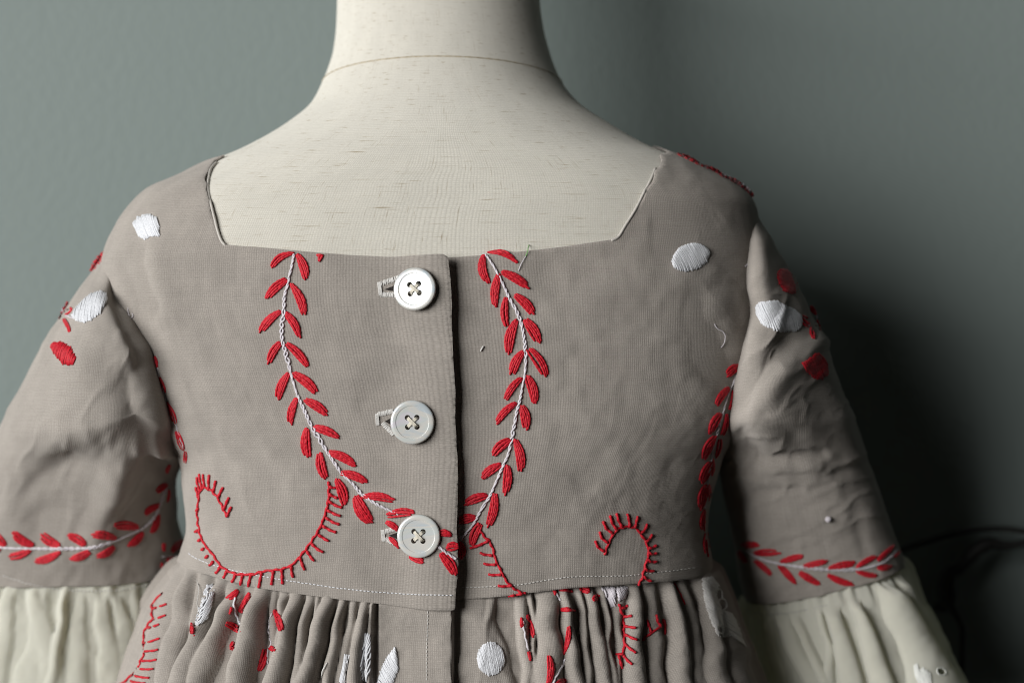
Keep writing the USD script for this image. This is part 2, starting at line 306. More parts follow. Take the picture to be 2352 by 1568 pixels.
def panel(name, neck, bottom, arm, side, offs):
    """neck: from shoulder ridge to the opening; bottom: on to the side seam; arm: armhole up to the ridge. side -1 = left."""
    pn, pb, pa = to_param(neck), to_param(bottom), to_param(arm)
    ext = side * math.radians(150) * RU
    q = [tuple(x) for x in pn] + [tuple(x) for x in pb]
    q += [(side * RU * math.pi / 2, pb[-1][1]), (ext, pb[-1][1]), (ext, pa[0][1] + 10)] + [tuple(x) for x in pa]
    fr = side * math.radians(112) * RU
    q += [(fr, pa[-1][1] + 40), (fr, pn[0][1] + 70), (side * math.radians(100) * RU, pn[0][1] + 25)]
    pts, f, nb = fill2d(q, 6.5)
    T, V = pts[:, 0] / RU, pts[:, 1]
    b = body(T, V); n = body_n(T, V); u, v = proj(b)
    face = sstep(-.1, .3, np.cos(T))
    d = offs(u, v) + strokes(u, v, BOD_STROKES) * face * (.42 if side > 0 else 1.0) + (meshkit.fbm(np.stack([u / 90, v / 90, 0 * u], -1), 3, 5) - .5) * .0012 + (meshkit.fbm(np.stack([u / 26, v / 26, 0 * u], -1), 2, 9) - .5) * .00030
    if side > 0: d = d + crease(u, v, 42, .00011, -55, 3) * sstep(1280, 1420, u) * sstep(820, 1000, v) * sstep(1290, 1240, v) + crease(u, v, 50, .00012, 60, 8) * sstep(1480, 1560, u) * sstep(820, 700, v)
    else: d = d + crease(u, v, 60, .00018, 70, 5) * sstep(700, 560, u) * sstep(560, 640, v)
    top = b + n * np.maximum(d, .0009)[:, None]
    vf = solid_sheet(top, f, nb, n, .0007)
    uv = np.vstack([pts, pts])
    path = obj(name, vf, 'linen', dress, uv=uv)
    vis = np.cos(T) > -.02
    return path, Surf(top[vis]), top[:nb], n[:nb], pts[:nb]
neckL = [(517, 362), (497, 372), (482, 393), (478, 425), (484, 465), (492, 500), (501, 535), (510, 556), (517, 563), (560, 567), (620, 572), (700, 579), (800, 587), (900, 592), (980, 590), (1018, 589), (1030, 596), (1035, 640), (1039, 700), (1039, 760), (1042, 830), (1047, 900), (1046, 960), (1049, 1020), (1053, 1100), (1050, 1200), (1053, 1290), (1046, 1391)]
botL = [(980, 1391), (850, 1378), (700, 1360), (600, 1343), (500, 1318), (440, 1297)]
armL = [(412, 1045), (403, 1000), (385, 935), (362, 860), (345, 800), (322, 757), (300, 722), (270, 677), (250, 642)]
def offL(u, v):
    lift = sstep(880, 1030, u) * (3.3 + 1.0 * sstep(760, 600, v) + .5 * sstep(1000, 1300, v) + .25 * np.sin(v / 60.)) * 1e-3
    return .0016 - .0007 * sstep(590, 530, u) * sstep(640, 560, v) + lift + .0018 * sstep(1210, 1320, v)
panL, sL, ringL, rnL, rpL = panel('back_bodice', neckL, botL, armL, -1, offL)
neckR = [(1519, 343), (1513, 362), (1500, 400), (1480, 440), (1460, 480), (1435, 520), (1418, 546), (1405, 552), (1350, 560), (1280, 570), (1200, 579), (1120, 586), (1045, 592), (935, 596), (930, 800), (930, 1100), (930, 1383)]
botR = [(1050, 1374), (1200, 1358), (1300, 1345), (1400, 1338), (1500, 1331), (1600, 1322)]
armR = [(1655, 1045), (1668, 1010), (1680, 960), (1692, 880), (1701, 825), (1711, 787), (1727, 752), (1727, 728), (1719, 650), (1727, 560), (1734, 490)]
def offR(u, v): return .0013 - .0004 * sstep(1380, 1440, u) * sstep(640, 560, v) + .0019 * sstep(1210, 1320, v) * sstep(1000, 1150, u) - .0003 * sstep(1060, 960, u)
panR, sR, ringR, rnR, rpR = panel('back_bodice', neckR, botR, armR, 1, offR)

def edge_roll(surfpath, s, pts, mat, r, lift, name):
    p, n = s.at(spline(pts, int(6 * len(pts)) + 10), lift)
    obj(name, strand(p, n, r, 7), mat, surfpath)
MAT['linen_edge'] = MAT['linen']
def tube_uv(s, pts, r, lift, name, parent, mat='linen', n=None):
    p, nn = s.at(spline(pts, n or 8 * len(pts)), lift); v, f = strand(p, nn, r, 7)
    u, w = proj(v); obj(name, (v, f), mat, parent, uv=np.stack([u, w], 1))
tube_uv(sL, neckL[1:9], .00042, -.0002, 'neckline_facing', panL, 'thread_facing')
tube_uv(sR, neckR[1:8], .00046, -.0001, 'neckline_facing', panR, 'thread_facing')

# ------------------------------------------------------------------ sleeves and cuffs: lofted tubes
def loft(rows, nr, nphi, n_exp, disp, uvk=1.0, extra_bulge=None):
    R = np.array(rows, float); s = np.linspace(0, 1, len(R)); Q = PchipInterpolator(s, R)(np.linspace(0, 1, nr))
    Lp = P(Q[:, 0], Q[:, 1], Q[:, 4]); Rp = P(Q[:, 2], Q[:, 3], Q[:, 5]); b = Q[:, 6]
    mid = (Lp + Rp) / 2; w = (Rp - Lp) / 2
    phi = np.linspace(0, 2 * np.pi, nphi + 1)[:-1]; c, sn = np.cos(phi), np.sin(phi)
    ce, se = np.sign(c) * np.abs(c) ** (2 / n_exp), np.sign(sn) * np.abs(sn) ** (2 / n_exp)
    axis = np.gradient(mid, axis=0); bd = np.cross(axis, w); bd /= np.linalg.norm(bd, axis=1, keepdims=True) + 1e-12
    bd = np.tile([0.0, -1.0, 0.0], (nr, 1))
    p = mid[:, None] + ce[None, :, None] * w[:, None] + se[None, :, None] * (bd * b[:, None])[:, None]
    d = np.roll(p, -1, 1) - np.roll(p, 1, 1); a = np.gradient(p, axis=0); n = np.cross(d, a)
    n /= np.linalg.norm(n, axis=-1, keepdims=True) + 1e-12
    o = p - mid[:, None]; n = np.where((n * o).sum(-1, keepdims=True) < 0, -n, n)
    u, v = proj(p)
    tt = np.broadcast_to(np.linspace(0, 1, nr)[:, None], u.shape)
    p = p + n * (disp(u, v, np.broadcast_to(phi, u.shape), tt) )[..., None]
    arc = np.broadcast_to(phi, u.shape) * np.linalg.norm(w, axis=1).max() / S * .9
    uv = np.stack([arc, np.cumsum(np.r_[0, np.linalg.norm(np.diff(mid, axis=0), axis=1)])[:, None] / S + 0 * arc], -1)
    return p, phi, uv, n
def tube_mesh(name, p, uv, n, mat, thick=.0006, hole=None):
    nr, nc = p.shape[:2]; f = tri(grid_faces(nr, nc, True)); o = p.reshape(-1, 3); nn = n.reshape(-1, 3); inn = o - nn * thick
    g = np.cross(o[f[:, 1]] - o[f[:, 0]], o[f[:, 2]] - o[f[:, 0]])
    if (g * nn[f[:, 0]]).sum() < 0: f = f[:, ::-1]
    k = np.arange(nc); k2 = (k + 1) % nc; N = nr * nc; e = (nr - 1) * nc
    rim = np.vstack([np.stack([e + k, e + k2, e + k2 + N], 1), np.stack([e + k, e + k2 + N, e + k + N], 1)])
    if hole:
        c = o[f].mean(1); uu, vv = proj(c); hu, hv, ha, hb, hr = hole; cr, sr = math.cos(math.radians(hr)), math.sin(math.radians(hr))
        du, dv = uu - hu, vv - hv; keep = ((du * cr + dv * sr) / ha) ** 2 + ((dv * cr - du * sr) / hb) ** 2 > 1
        f = f[keep | (nn[f[:, 0], 1] > 0)]
    return obj(name, (np.vstack([o, inn]), np.vstack([f, f[:, ::-1] + N, rim])), mat, dress, uv=np.vstack([uv.reshape(-1, 2)] * 2))
def bod_y(u, v):
    t_, v_ = hit(np.array([[u, v]], float)); return float(body(t_, v_)[0, 1])
def attach(rows, arm, col, sgn):
    av = np.array(sorted((b_, a_) for a_, b_ in arm)); out = []
    for r_ in rows:
        r_ = list(r_); vv = r_[col + 1]
        if vv <= 1045:
            uu = np.interp(vv, av[:, 0], av[:, 1]); r_[col] = uu + sgn * 8; r_[4 + col // 2] = bod_y(uu, vv) + .0008
        out.append(tuple(r_))
    return out
SLV_L = [(252, 572, 268, 590, .060, .052, .005), (216, 620, 280, 660, .062, .049, .012), (186, 668, 305, 718, .064, .047, .020), (140, 738, 328, 764, .067, .047, .025), (104, 800, 352, 810, .070, .048, .029), (62, 888, 372, 875, .074, .051, .033),
         (18, 980, 396, 955, .079, .056, .036), (-14, 1055, 408, 1040, .083, .064, .038), (-42, 1130, 397, 1110, .088, .076, .038), (-64, 1200, 404, 1185, .092, .086, .037), (-84, 1270, 422, 1255, .096, .092, .036), (-98, 1325, 428, 1318, .099, .096, .035)]
ST_L = [(262, 690, 340, 830, 24, -5.0), (215, 700, 190, 860, 40, 3.0), (300, 880, 312, 985, 44, -8.5), (250, 790, 262, 900, 34, -3.0), (180, 830, 130, 1010, 55, 4.0), (318, 1022, 360, 1026, 17, 5.0), (360, 1026, 405, 1048, 15, 5.0), (300, 1020, 258, 1120, 36, 5.5), (350, 1062, 395, 1085, 20, -6.0),
        (262, 1100, 215, 1240, 34, 5.5), (150, 1090, 90, 1200, 60, -4.5), (60, 960, 20, 1060, 50, 3.0), (345, 1120, 330, 1230, 30, -3.0), (60, 1120, 160, 1060, 30, -3)]
SLV_L = attach(SLV_L, armL, 2, 1)
pL, phL, uvL, nL = loft(SLV_L, 150, 260, 2.25, lambda u, v, ph, t: (strokes(u, v, ST_L) * .45 * sstep(.0, .45, np.sin(ph)) + wob(u, v, 80, .0016, 3) + crease(u, v, 75, .0005, -62, 4) * sstep(.1, .5, np.sin(ph)) * sstep(.15, .35, t)))
slvL = tube_mesh('sleeve', pL, uvL, nL, 'linen')
sSL = Surf(pL[:, np.sin(phL) > -.02].reshape(-1, 3))
SLV_R = [(1726, 478, 1738, 482, .054, .060, .006), (1716, 560, 1770, 556, .050, .062, .015), (1708, 640, 1812, 622, .047, .064, .021), (1712, 720, 1848, 710, .046, .066, .025), (1708, 790, 1880, 790, .048, .069, .028), (1690, 870, 1918, 880, .052, .073, .031),
         (1664, 955, 1953, 960, .058, .077, .033), (1652, 1040, 1984, 1040, .068, .081, .034), (1664, 1130, 2011, 1118, .078, .085, .034), (1680, 1210, 2036, 1190, .086, .089, .033), (1694, 1290, 2058, 1245, .092, .092, .032), (1712, 1378, 2074, 1290, .095, .094, .031)]
ST_R = [(1808, 782, 1700, 925, 20, -6.5), (1862, 792, 1765, 900, 28, 4.0), (1752, 560, 1735, 760, 22, 2.0), (1735, 770, 1712, 850, 16, 2.5), (1690, 1010, 1722, 1050, 34, -7.0), (1757, 958, 1825, 1000, 24, -3.0), (1742, 1057, 1888, 1040, 11, -3.5), (1745, 1080, 1880, 1070, 12, 1.8),
        (1735, 1132, 1840, 1122, 8, -2.0), (1925, 1085, 1985, 1062, 15, -2.6), (1820, 1245, 1905, 1195, 7, -.8), (1835, 690, 1880, 790, 20, 3.0), (1880, 800, 1960, 1050, 26, 3.5), (1960, 1150, 1990, 1270, 18, -1.6), (1740, 1180, 1760, 1300, 26, 2), (1700, 1150, 1705, 1290, 20, -3)]
SLV_R = attach(SLV_R, armR, 0, -1)
pR, phR, uvR, nR = loft(SLV_R, 150, 260, 2.3, lambda u, v, ph, t: (strokes(u, v, ST_R) * .38 * sstep(.0, .6, np.sin(ph)) + wob(u, v, 70, .0012, 13) + (crease(u, v, 46, .0005, -14, 6) * sstep(.4, .6, t) + crease(u, v, 55, .0007, -50, 7) * sstep(.65, .4, t) * sstep(.05, .2, t)) * sstep(.1, .5, np.sin(ph))))
slvR = tube_mesh('sleeve', pR, uvR, nR, 'linen')
sSR = Surf(pR[:, np.sin(phR) > -.02].reshape(-1, 3))
# cuffs
CUF_L = [(-92, 1308, 424, 1302, .099, .096, .0335), (-104, 1345, 432, 1345, .100, .096, .036), (-125, 1420, 452, 1440, .101, .096, .041), (-148, 1500, 470, 1520, .102, .096, .045), (-180, 1640, 500, 1650, .103, .096, .049)]
FO_L = [(30, 1345, -10, 1568, 16, 26, 3.5), (74, 1352, 104, 1470, 16, 30, 3.6), (148, 1362, 118, 1568, 9, 17, 6.0), (185, 1368, 178, 1520, 12, 24, 2.0), (232, 1372, 250, 1520, 14, 30, 3.0), (268, 1372, 300, 1530, 12, 30, 2.6), (100, 1350, 70, 1600, 12, 46, 2.4), (-10, 1340, -40, 1568, 14, 24, 3.5), (310, 1370, 330, 1560, 12, 28, 2.2)]
def gather(ph, t): return (.0005 * np.sin(ph * 31 + 1.3 * np.sin(ph * 5)) + .0003 * np.sin(ph * 53)) * sstep(0, .08, t) * sstep(.45, .1, t)
def cuff_disp(FO, sd, nf, hk):
    def g(u, v, ph, t):
        fr = sstep(-.05, .2, np.sin(ph))
        back = (.5 + .5 * np.sin(ph * nf)) * .004 * sstep(0, .3, t) * (1 - fr)
        return (folds(u, v, FO) * hk * fr + back + gather(ph, t) + wob(u, v, 60, .0016, sd)) * sstep(0, .12, t)
    return g
cL, phc, uvc, nc = loft(CUF_L, 90, 420, 2.1, cuff_disp(FO_L, 21, 17, .48))
cufL = tube_mesh('cuff_ruffle', cL, uvc, nc, 'cotton', .00035)
CUF_R = [(1712, 1362, 2070, 1272, .095, .094, .0295), (1714, 1400, 2082, 1306, .096, .094, .032), (1722, 1460, 2112, 1385, .097, .093, .036), (1734, 1530, 2150, 1465, .098, .092, .040), (1758, 1660, 2225, 1600, .099, .090, .045)]
FO_R = [(1768, 1420, 1792, 1568, 9, 17, 3.5), (1795, 1416, 1874, 1568, 17, 20, 4.5), (1826, 1415, 1902, 1568, 12, 14, 4.2), (1912, 1404, 1958, 1568, 20, 30, 6), (1964, 1390, 2030, 1568, 15, 26, 6), (2034, 1352, 2140, 1568, 20, 60, 8.5), (2068, 1335, 2130, 1450, 10, 22, 3.5), (1885, 1405, 1900, 1470, 8, 10, 3)]
cR, phd, uvd, nd = loft(CUF_R, 170, 760, 2.1, cuff_disp(FO_R, 31, 17, .68))
cufR = tube_mesh('cuff_ruffle', cR, uvd, nd, 'cotton', .00035, (2162, 1541, 9, 6.5, 25))
sCR = Surf(cR[:, np.sin(phd) > -.02].reshape(-1, 3))

# ------------------------------------------------------------------ skirt
SK = PchipInterpolator([1180, 1290, 1330, 1400, 1470, 1568, 1750], np.array([(432, 1616, .0062, .060), (426, 1622, .0062, .060), (388, 1640, .0060, .060), (340, 1668, .0055, .060), (312, 1692, .003, .060), (280, 1738, -.001, .060), (230, 1800, -.006, .060)]))
FOLD = [(415, 1330, 340, 1568, 22, 34, 3.0), (440, 1322, 392, 1568, 12, 26, 4.2), (514, 1345, 428, 1568, 15, 30, 6.5), (540, 1372, 462, 1568, 20, 26, 6.0), (607, 1362, 560, 1568, 20, 30, 8.5), (632, 1360, 634, 1568, 9, 14, 2.5), (655, 1366, 648, 1450, 12, 10, 3.5), (684, 1372, 638, 1568, 17, 25, 7.5), (716, 1374, 682, 1568, 12, 17, 4.6), (733, 1374, 716, 1568, 7, 10, 4.2),
        (757, 1376, 704, 1568, 17, 23, 7.2), (790, 1376, 756, 1568, 10, 15, 4.8), (815, 1376, 786, 1568, 9, 16, 2.8), (842, 1378, 815, 1568, 12, 19, 6.0), (858, 1380, 852, 1420, 6, 8, 4),
        (1090, 1372, 1120, 1568, 30, 66, 3.0), (1128, 1370, 1100, 1568, 12, 20, 3.2), (1195, 1362, 1206, 1500, 14, 14, 3.5), (1214, 1358, 1222, 1440, 8, 8, 3.5), (1254, 1355, 1258, 1568, 27, 42, 6.0), (1290, 1352, 1318, 1568, 12, 24, 5.8), (1325, 1349, 1345, 1568, 8, 14, 4.0), (1348, 1347, 1384, 1568, 12, 22, 4.6), (1378, 1345, 1402, 1568, 8, 12, 3.5),
        (1410, 1343, 1415, 1430, 26, 14, 3.0), (1450, 1341, 1450, 1568, 16, 30, 5.2), (1490, 1338, 1500, 1568, 15, 26, 2.6), (1530, 1335, 1562, 1568, 12, 27, 4.8), (1560, 1332, 1600, 1568, 12, 30, 2.6), (1600, 1328, 1640, 1568, 16, 30, 4.5), (1640, 1330, 1690, 1568, 14, 30, 3.0)]
def skirt_disp(u, v):
    d = folds(u, v, FOLD, True)
    for a, b_, c, e_, w, h in ((478, 1330, 458, 1436, 17, .0026), (1640, 1340, 1700, 1480, 42, .0030)):
        t = np.clip(((u - a) * (c - a) + (v - b_) * (e_ - b_)) / ((c - a) ** 2 + (e_ - b_) ** 2), 0, 1)
        m = np.exp(-(((u - a - t * (c - a)) ** 2 + (v - b_ - t * (e_ - b_)) ** 2) / w ** 2) ** 2); d = d * (1 - m) + h * m
    pl = sstep(868, 874, u) * sstep(1043, 1039.5, u)            # the flat button band
    d = np.where(pl > 0, np.maximum(d * (1 - pl), pl * (.0020 + .0030 * sstep(890, 1035, u))), d)
    return d + wob(u, v, 30, .0010, 41) * sstep(1340, 1420, v)
def skirt_pt(T, V):
    q = SK(V); L, R, yb, cy = (q[..., k] for k in range(4)); k = S * (1 + cy / D0); n = 2.35
    s, c = np.sin(T), np.cos(T)
    return np.stack([((L + R) / 2 - CU) * k + (R - L) / 2 * k * np.sign(s) * np.abs(s) ** (2 / n), cy - (cy - yb) * np.sign(c) * np.abs(c) ** (2 / n), (CV - V) * k + 0 * s], -1)
fine = np.linspace(-1.68, 1.68, 860); coarse = np.linspace(1.68, 2 * np.pi - 1.68, 120)[1:-1]
T = np.r_[fine, coarse]; tr = np.linspace(0, 1, 84)[:, None]
V0 = 1240 + 48 * np.clip(np.cos(T), 0, 1) ** .8
V = V0[None] + (1650 - V0[None]) * tr; TT = np.broadcast_to(T, V.shape)
b = skirt_pt(TT, V); e = 1e-3
n = np.cross(skirt_pt(TT, V + 3) - skirt_pt(TT, V - 3), skirt_pt(TT + e, V) - skirt_pt(TT - e, V)); n /= np.linalg.norm(n, axis=-1, keepdims=True) + 1e-12
o = b - np.array([0, .06, 0]) ; o[..., 2] = 0; n = np.where((n * o).sum(-1, keepdims=True) < 0, -n, n)
u, v = proj(b)
fr = sstep(-.12, .12, np.cos(TT))
dd = skirt_disp(u, v) * fr + (1 - fr) * (.5 + .5 * np.sin(TT * 40)) * .005 * sstep(0, .2, tr)
ps = b + n * dd[..., None] * sstep(0, .12, tr)[..., None]
fs = tri(grid_faces(84, len(T), True))
dl = np.linalg.norm(np.diff(ps, axis=1), axis=-1).mean(0)
arc = np.r_[0, np.cumsum(dl)] / S
vs = ps.reshape(-1, 3); g = np.cross(vs[fs[:, 1]] - vs[fs[:, 0]], vs[fs[:, 2]] - vs[fs[:, 0]])
if (g * n.reshape(-1, 3)[fs[:, 0]]).sum() < 0: fs = fs[:, ::-1]
skirt = obj('skirt', (vs, fs), 'linen', dress, uv=np.stack([np.broadcast_to(arc, V.shape), V], -1).reshape(-1, 2))
sK = Surf(ps[:, np.cos(T) > -.02].reshape(-1, 3))

# ------------------------------------------------------------------ embroidery
A_, B_, C_, D_ = (574.2, 516.8, .29297), (976.2, 516.8, .29297), (344.5, 976.2, .37753), (861.3, 976.2, .37753)
E_, F_, G_, H_ = (0, 861.3, .4508), (1435.5, 861.3, .4508), (1493, 631.6, .29297), (0, 516.8, .29297)
I_, J_, K_, N_, PX = (287.1, 1292, .24415), (1148.4, 1292, .24415), (1435.5, 287.1, .36614), (1665.2, 1234.6, .24415), (0, 0, 1)
def leaf(s, parent, B, Tp, w, side=1, bend=.07, mat='thread_red', r=3.15, name='embroidered_leaf', gap=False, up=0.0):
    """A lazy stitch leaf: a few plied threads side by side between base and tip (plan units)."""
    B, Tp = np.asarray(B, float), np.asarray(Tp, float); B = B - (Tp - B) / (np.hypot(*(Tp - B)) + 1e-6) * 3.5; d = Tp - B; L = np.hypot(*d) + 1e-6
    nn = np.array([-d[1], d[0]]) / L
    if nn @ np.array([side, -.55]) < 0: nn = -nn
    w = w * 1.10; k = max(3, int(round(w / (1.5 * r)))); bag = Bag(); n = max(9, int(L / 3.2)); q = np.linspace(0, 1, n)
    prof = np.sin(np.pi * np.clip(q, .0, 1)) ** .75
    for j in range(k):
        o = (j / (k - 1) - .5) * 1.0
        st, en = rng.uniform(0, .05) + abs(o) * .04, 1 - abs(o) * .12 - rng.uniform(0, .13)
        t = st + (en - st) * q
        wd = .30 + .70 * np.sin(np.pi * np.clip(t, 0, 1)) ** .75
        off = o * (w - 2 * r) * wd * (1.35 if gap and abs(o) < .4 else 1) + bend * L * np.sin(np.pi * t) + rng.normal(0, .75) + 1.0 * np.sin(t * rng.uniform(2, 5) + rng.uniform(0, 6))
        pt = B + d * t[:, None] + nn * off[:, None]
        ph = rng.uniform(0, 6)
        lift = (up + r * .25 + (1 - (2 * o) ** 2) * r * .3 + r * .35 * np.sin(np.pi * q)) * S
        p, nr_ = s.at(pt, lift)
        p = p + nr_ * (.10 * r * S * np.sin(q * L / 4.0 + ph))[:, None]
        rr = r * S * (1 + .13 * np.sin(q * L / 2.1 + ph)) * (.62 + .38 * np.sin(np.pi * np.clip(q, .02, .98)) ** .4)
        bag.add(*strand(p, nr_, rr, 6))
    return obj(name, bag.get(), mat, parent)
def leaves(reg, s, parent, items, side, **kw):
    for it in items:
        (a, b), (c, d), w = it[0], it[1], it[2]
        q = Z(reg, [(a, b), (c, d)]); kk = dict(kw); kk.update(it[3] if len(it) > 3 else {})
        leaf(s, parent, q[0], q[1], w * reg[2], kk.pop('side', side), **kk)
def chain(reg, s, parent, pts, mat='thread_lilac', amp=2.7, r=2.4, name='embroidered_stem', period=30):
    p = Z(reg, pts); L = np.linalg.norm(np.diff(p, axis=0), axis=1).sum(); n = int(L / 2.6) + 8
    c = spline(p, n); t = np.gradient(c, axis=0); t /= np.linalg.norm(t, axis=1, keepdims=True); nr = np.stack([-t[:, 1], t[:, 0]], 1)
    q = np.linspace(0, L, n); bag = Bag()
    jit = .95 + 1.5 * (meshkit.noise(np.stack([q / 40, 0 * q, 0 * q], 1), 3) - .5)
    for k in (0, 1):
        ph = q / period * 2 * np.pi + 3.2 * meshkit.noise(np.stack([q / 30, 0 * q + 7, 0 * q], 1), 4) + k * np.pi * (.72 + .3 * jit)
        pp, nn = s.at(c + nr * (amp * jit * np.sin(ph))[:, None], (r * .75 + .8 * np.cos(ph)) * S)
        bag.add(*strand(pp, nn, r * S * (1 + .1 * np.sin(q / 1.9 + k)), 6))
    return obj(name, bag.get(), mat, parent)
def line(reg, s, parent, pts, mat, r, name, wig=.5, lift=.6):
    p = Z(reg, pts); L = np.linalg.norm(np.diff(p, axis=0), axis=1).sum(); n = max(6, int(L / 2.4)); c = spline(p, n)
    q = np.linspace(0, L, n); c = c + np.stack([np.sin(q / 3.6), np.cos(q / 3.1)], 1) * wig
    pp, nn = s.at(c, r * lift * S + .3 * r * S * np.sin(q / 3))
    return obj(name, strand(pp, nn, r * S * (1 + .16 * np.sin(q / 2.3)), 6), mat, parent)
def feather(reg, s, parent, spine, ticks, r=3.2, rt=3.5):
    line(reg, s, parent, spine, 'thread_red', r, 'feather_stitch_line', .9)
    for a, b in ticks:
        m = ((a[0] + b[0]) / 2 + rng.uniform(-3, 3), (a[1] + b[1]) / 2 + 4)
        line(reg, s, parent, [a, m, b], 'thread_red', rt, 'feather_stitch', .25, .75)
def satin(reg, s, parent, poly, ang, mat, r=2.3, name='embroidered_dot', dome=.0005):
    """Padded satin stitch: parallel threads across an outline."""
    pg = Polygon(Z(reg, poly)).buffer(0); c = np.array(pg.centroid.coords[0]); ca, sa = math.cos(math.radians(ang)), math.sin(math.radians(ang))
    Rm = np.array([[ca, -sa], [sa, ca]]); loc = (np.array(pg.exterior.coords) - c) @ Rm; lp = Polygon(loc).buffer(0); bag = Bag()
    x0, y0, x1, y1 = lp.bounds; h = y1 - y0
    for y in np.arange(y0 + r * .6, y1 - r * .3, r * .95):
        g = lp.intersection(shapely.LineString([(x0 - 5, y), (x1 + 5, y)]))
        for seg in getattr(g, 'geoms', [g]):
            if seg.is_empty or seg.length < 2: continue
            a, b = seg.bounds[0] + rng.normal(0, 1.1), seg.bounds[2] + rng.normal(0, 1.1)
            n = max(6, int((b - a) / 4)); q = np.linspace(0, 1, n)
            x = a + (b - a) * q; yy = y + rng.normal(0, .35) + .4 * np.sin(q * 5 + rng.uniform(0, 6))
            pt = np.stack([x, yy + 0 * x], 1) @ Rm.T + c
            ed = np.clip(np.minimum(x - x0, x1 - x) / 9, 0, 1) * np.clip(min(y - y0, y1 - y) / 9 + .2, 0, 1)
            pp, nn = s.at(pt, r * .5 * S + dome * np.sqrt(np.clip(np.sin(np.pi * q), 0, 1)) * np.clip(ed + .2, 0, 1) + rng.uniform(0, .00004))
            bag.add(*strand(pp, nn, r * S * (.8 + .2 * np.sin(np.pi * q)) * (1 + .08 * np.sin(x / 1.8)), 6))
    return obj(name, bag.get(), mat, parent)
def ell(cx, cy, a, b, rot, n=28):
    t = np.linspace(0, 2 * np.pi, n); x, y = a * np.cos(t) * (1 + .03 * np.sin(3 * t)), b * np.sin(t); c, s_ = math.cos(math.radians(rot)), math.sin(math.radians(rot))
    return list(zip(cx + x * c - y * s_, cy + x * s_ + y * c))

# left vine on the buttoned panel
leaves(A_, sL, panL, [((335, 226), (155, 355), 50, dict(bend=.14)), ((285, 430), (120, 590), 58), ((240, 680), (75, 850), 66, dict(gap=True)), ((240, 925), (140, 1100), 62), ((300, 1165), (220, 1385), 72), ((365, 1360), (320, 1580), 66)], -1)
leaves(A_, sL, panL, [((375, 235), (440, 440), 66), ((325, 465), (430, 715), 72), ((280, 690), (395, 895), 66), ((290, 935), (460, 1115), 72, dict(gap=True)), ((345, 1160), (530, 1335), 74), ((435, 1370), (615, 1500), 66)], 1)
leaves(C_, sL, panL, [((955, 22), (965, 205), 58), ((1040, 170), (1080, 340), 62), ((1135, 330), (1190, 500), 58, dict(side=1)), ((1250, 435), (1355, 600), 74)], -1)
leaves(C_, sL, panL, [((1000, 12), (1160, 82), 52), ((1090, 168), (1265, 250), 52), ((1165, 290), (1330, 350), 54), ((1290, 437), (1495, 457), 50)], 1)
leaves(D_, sL, panL, [((75, 548), (255, 536), 46), ((395, 655), (468, 668), 40), ((400, 780), (494, 920), 56), ((215, 800), (300, 832), 44), ((72, 592), (145, 640), 40), ((90, 690), (150, 755), 30), ((500, 735), (430, 748), 50)], 1)
line(A_, sL, panL, [(525, 236), (571, 236), (545, 285), (540, 240), (548, 262)], 'thread_red', 3.0, 'embroidered_leaf', .1)
chain(A_, sL, panL, [(347, 228), (330, 320), (310, 400), (295, 480), (270, 570), (268, 650), (262, 720), (250, 800), (252, 880), (270, 960), (295, 1050), (320, 1150), (345, 1240), (375, 1330), (410, 1410), (450, 1500), (482, 1570), (536, 1660), (586, 1742), (648, 1838), (725, 1948), (803, 2020), (868, 2097), (945, 2155), (1035, 2206), (1130, 2247), (1165, 2262)])
chain(D_, sL, panL, [(385, 735), (440, 778), (494, 812)], amp=3.2, r=2.6)
feather(C_, sL, panL, [(470, 555), (440, 490), (415, 440), (380, 400), (335, 378), (308, 400), (297, 470), (291, 540), (296, 600), (310, 670), (340, 730), (390, 790), (430, 850), (480, 885), (540, 905), (620, 905), (700, 885), (790, 875), (860, 850), (920, 790), (980, 710), (1030, 630), (1060, 560), (1080, 490), (1088, 430), (1088, 345)],
        [((470, 555), (497, 495)), ((450, 510), (482, 440)), ((415, 440), (447, 378)), ((387, 405), (403, 338)), ((360, 395), (362, 303)), ((335, 378), (326, 300)), ((322, 385), (302, 298)), ((308, 400), (288, 318)), ((300, 440), (284, 376)), ((297, 500), (284, 520)), ((295, 635), (278, 648)), ((310, 690), (298, 703)), ((330, 745), (318, 757)), ((355, 790), (340, 806)), ((387, 825), (363, 852)), ((428, 860), (402, 897)), ((470, 885), (450, 927)), ((522, 905), (500, 952)), ((567, 905), (552, 972)), ((617, 905), (600, 982)), ((682, 890), (663, 987)), ((752, 880), (740, 967)), ((800, 872), (806, 962)), ((860, 855), (872, 922)), ((912, 800), (940, 877)), ((957, 765), (1000, 822)), ((987, 720), (1052, 770)), ((1027, 665), (1087, 702)), ((1052, 610), (1132, 650)), ((1072, 560), (1152, 602)), ((1082, 515), (1157, 550)), ((1090, 460), (1167, 500)), ((1092, 415), (1140, 440)), ((1092, 368), (1128, 380))])
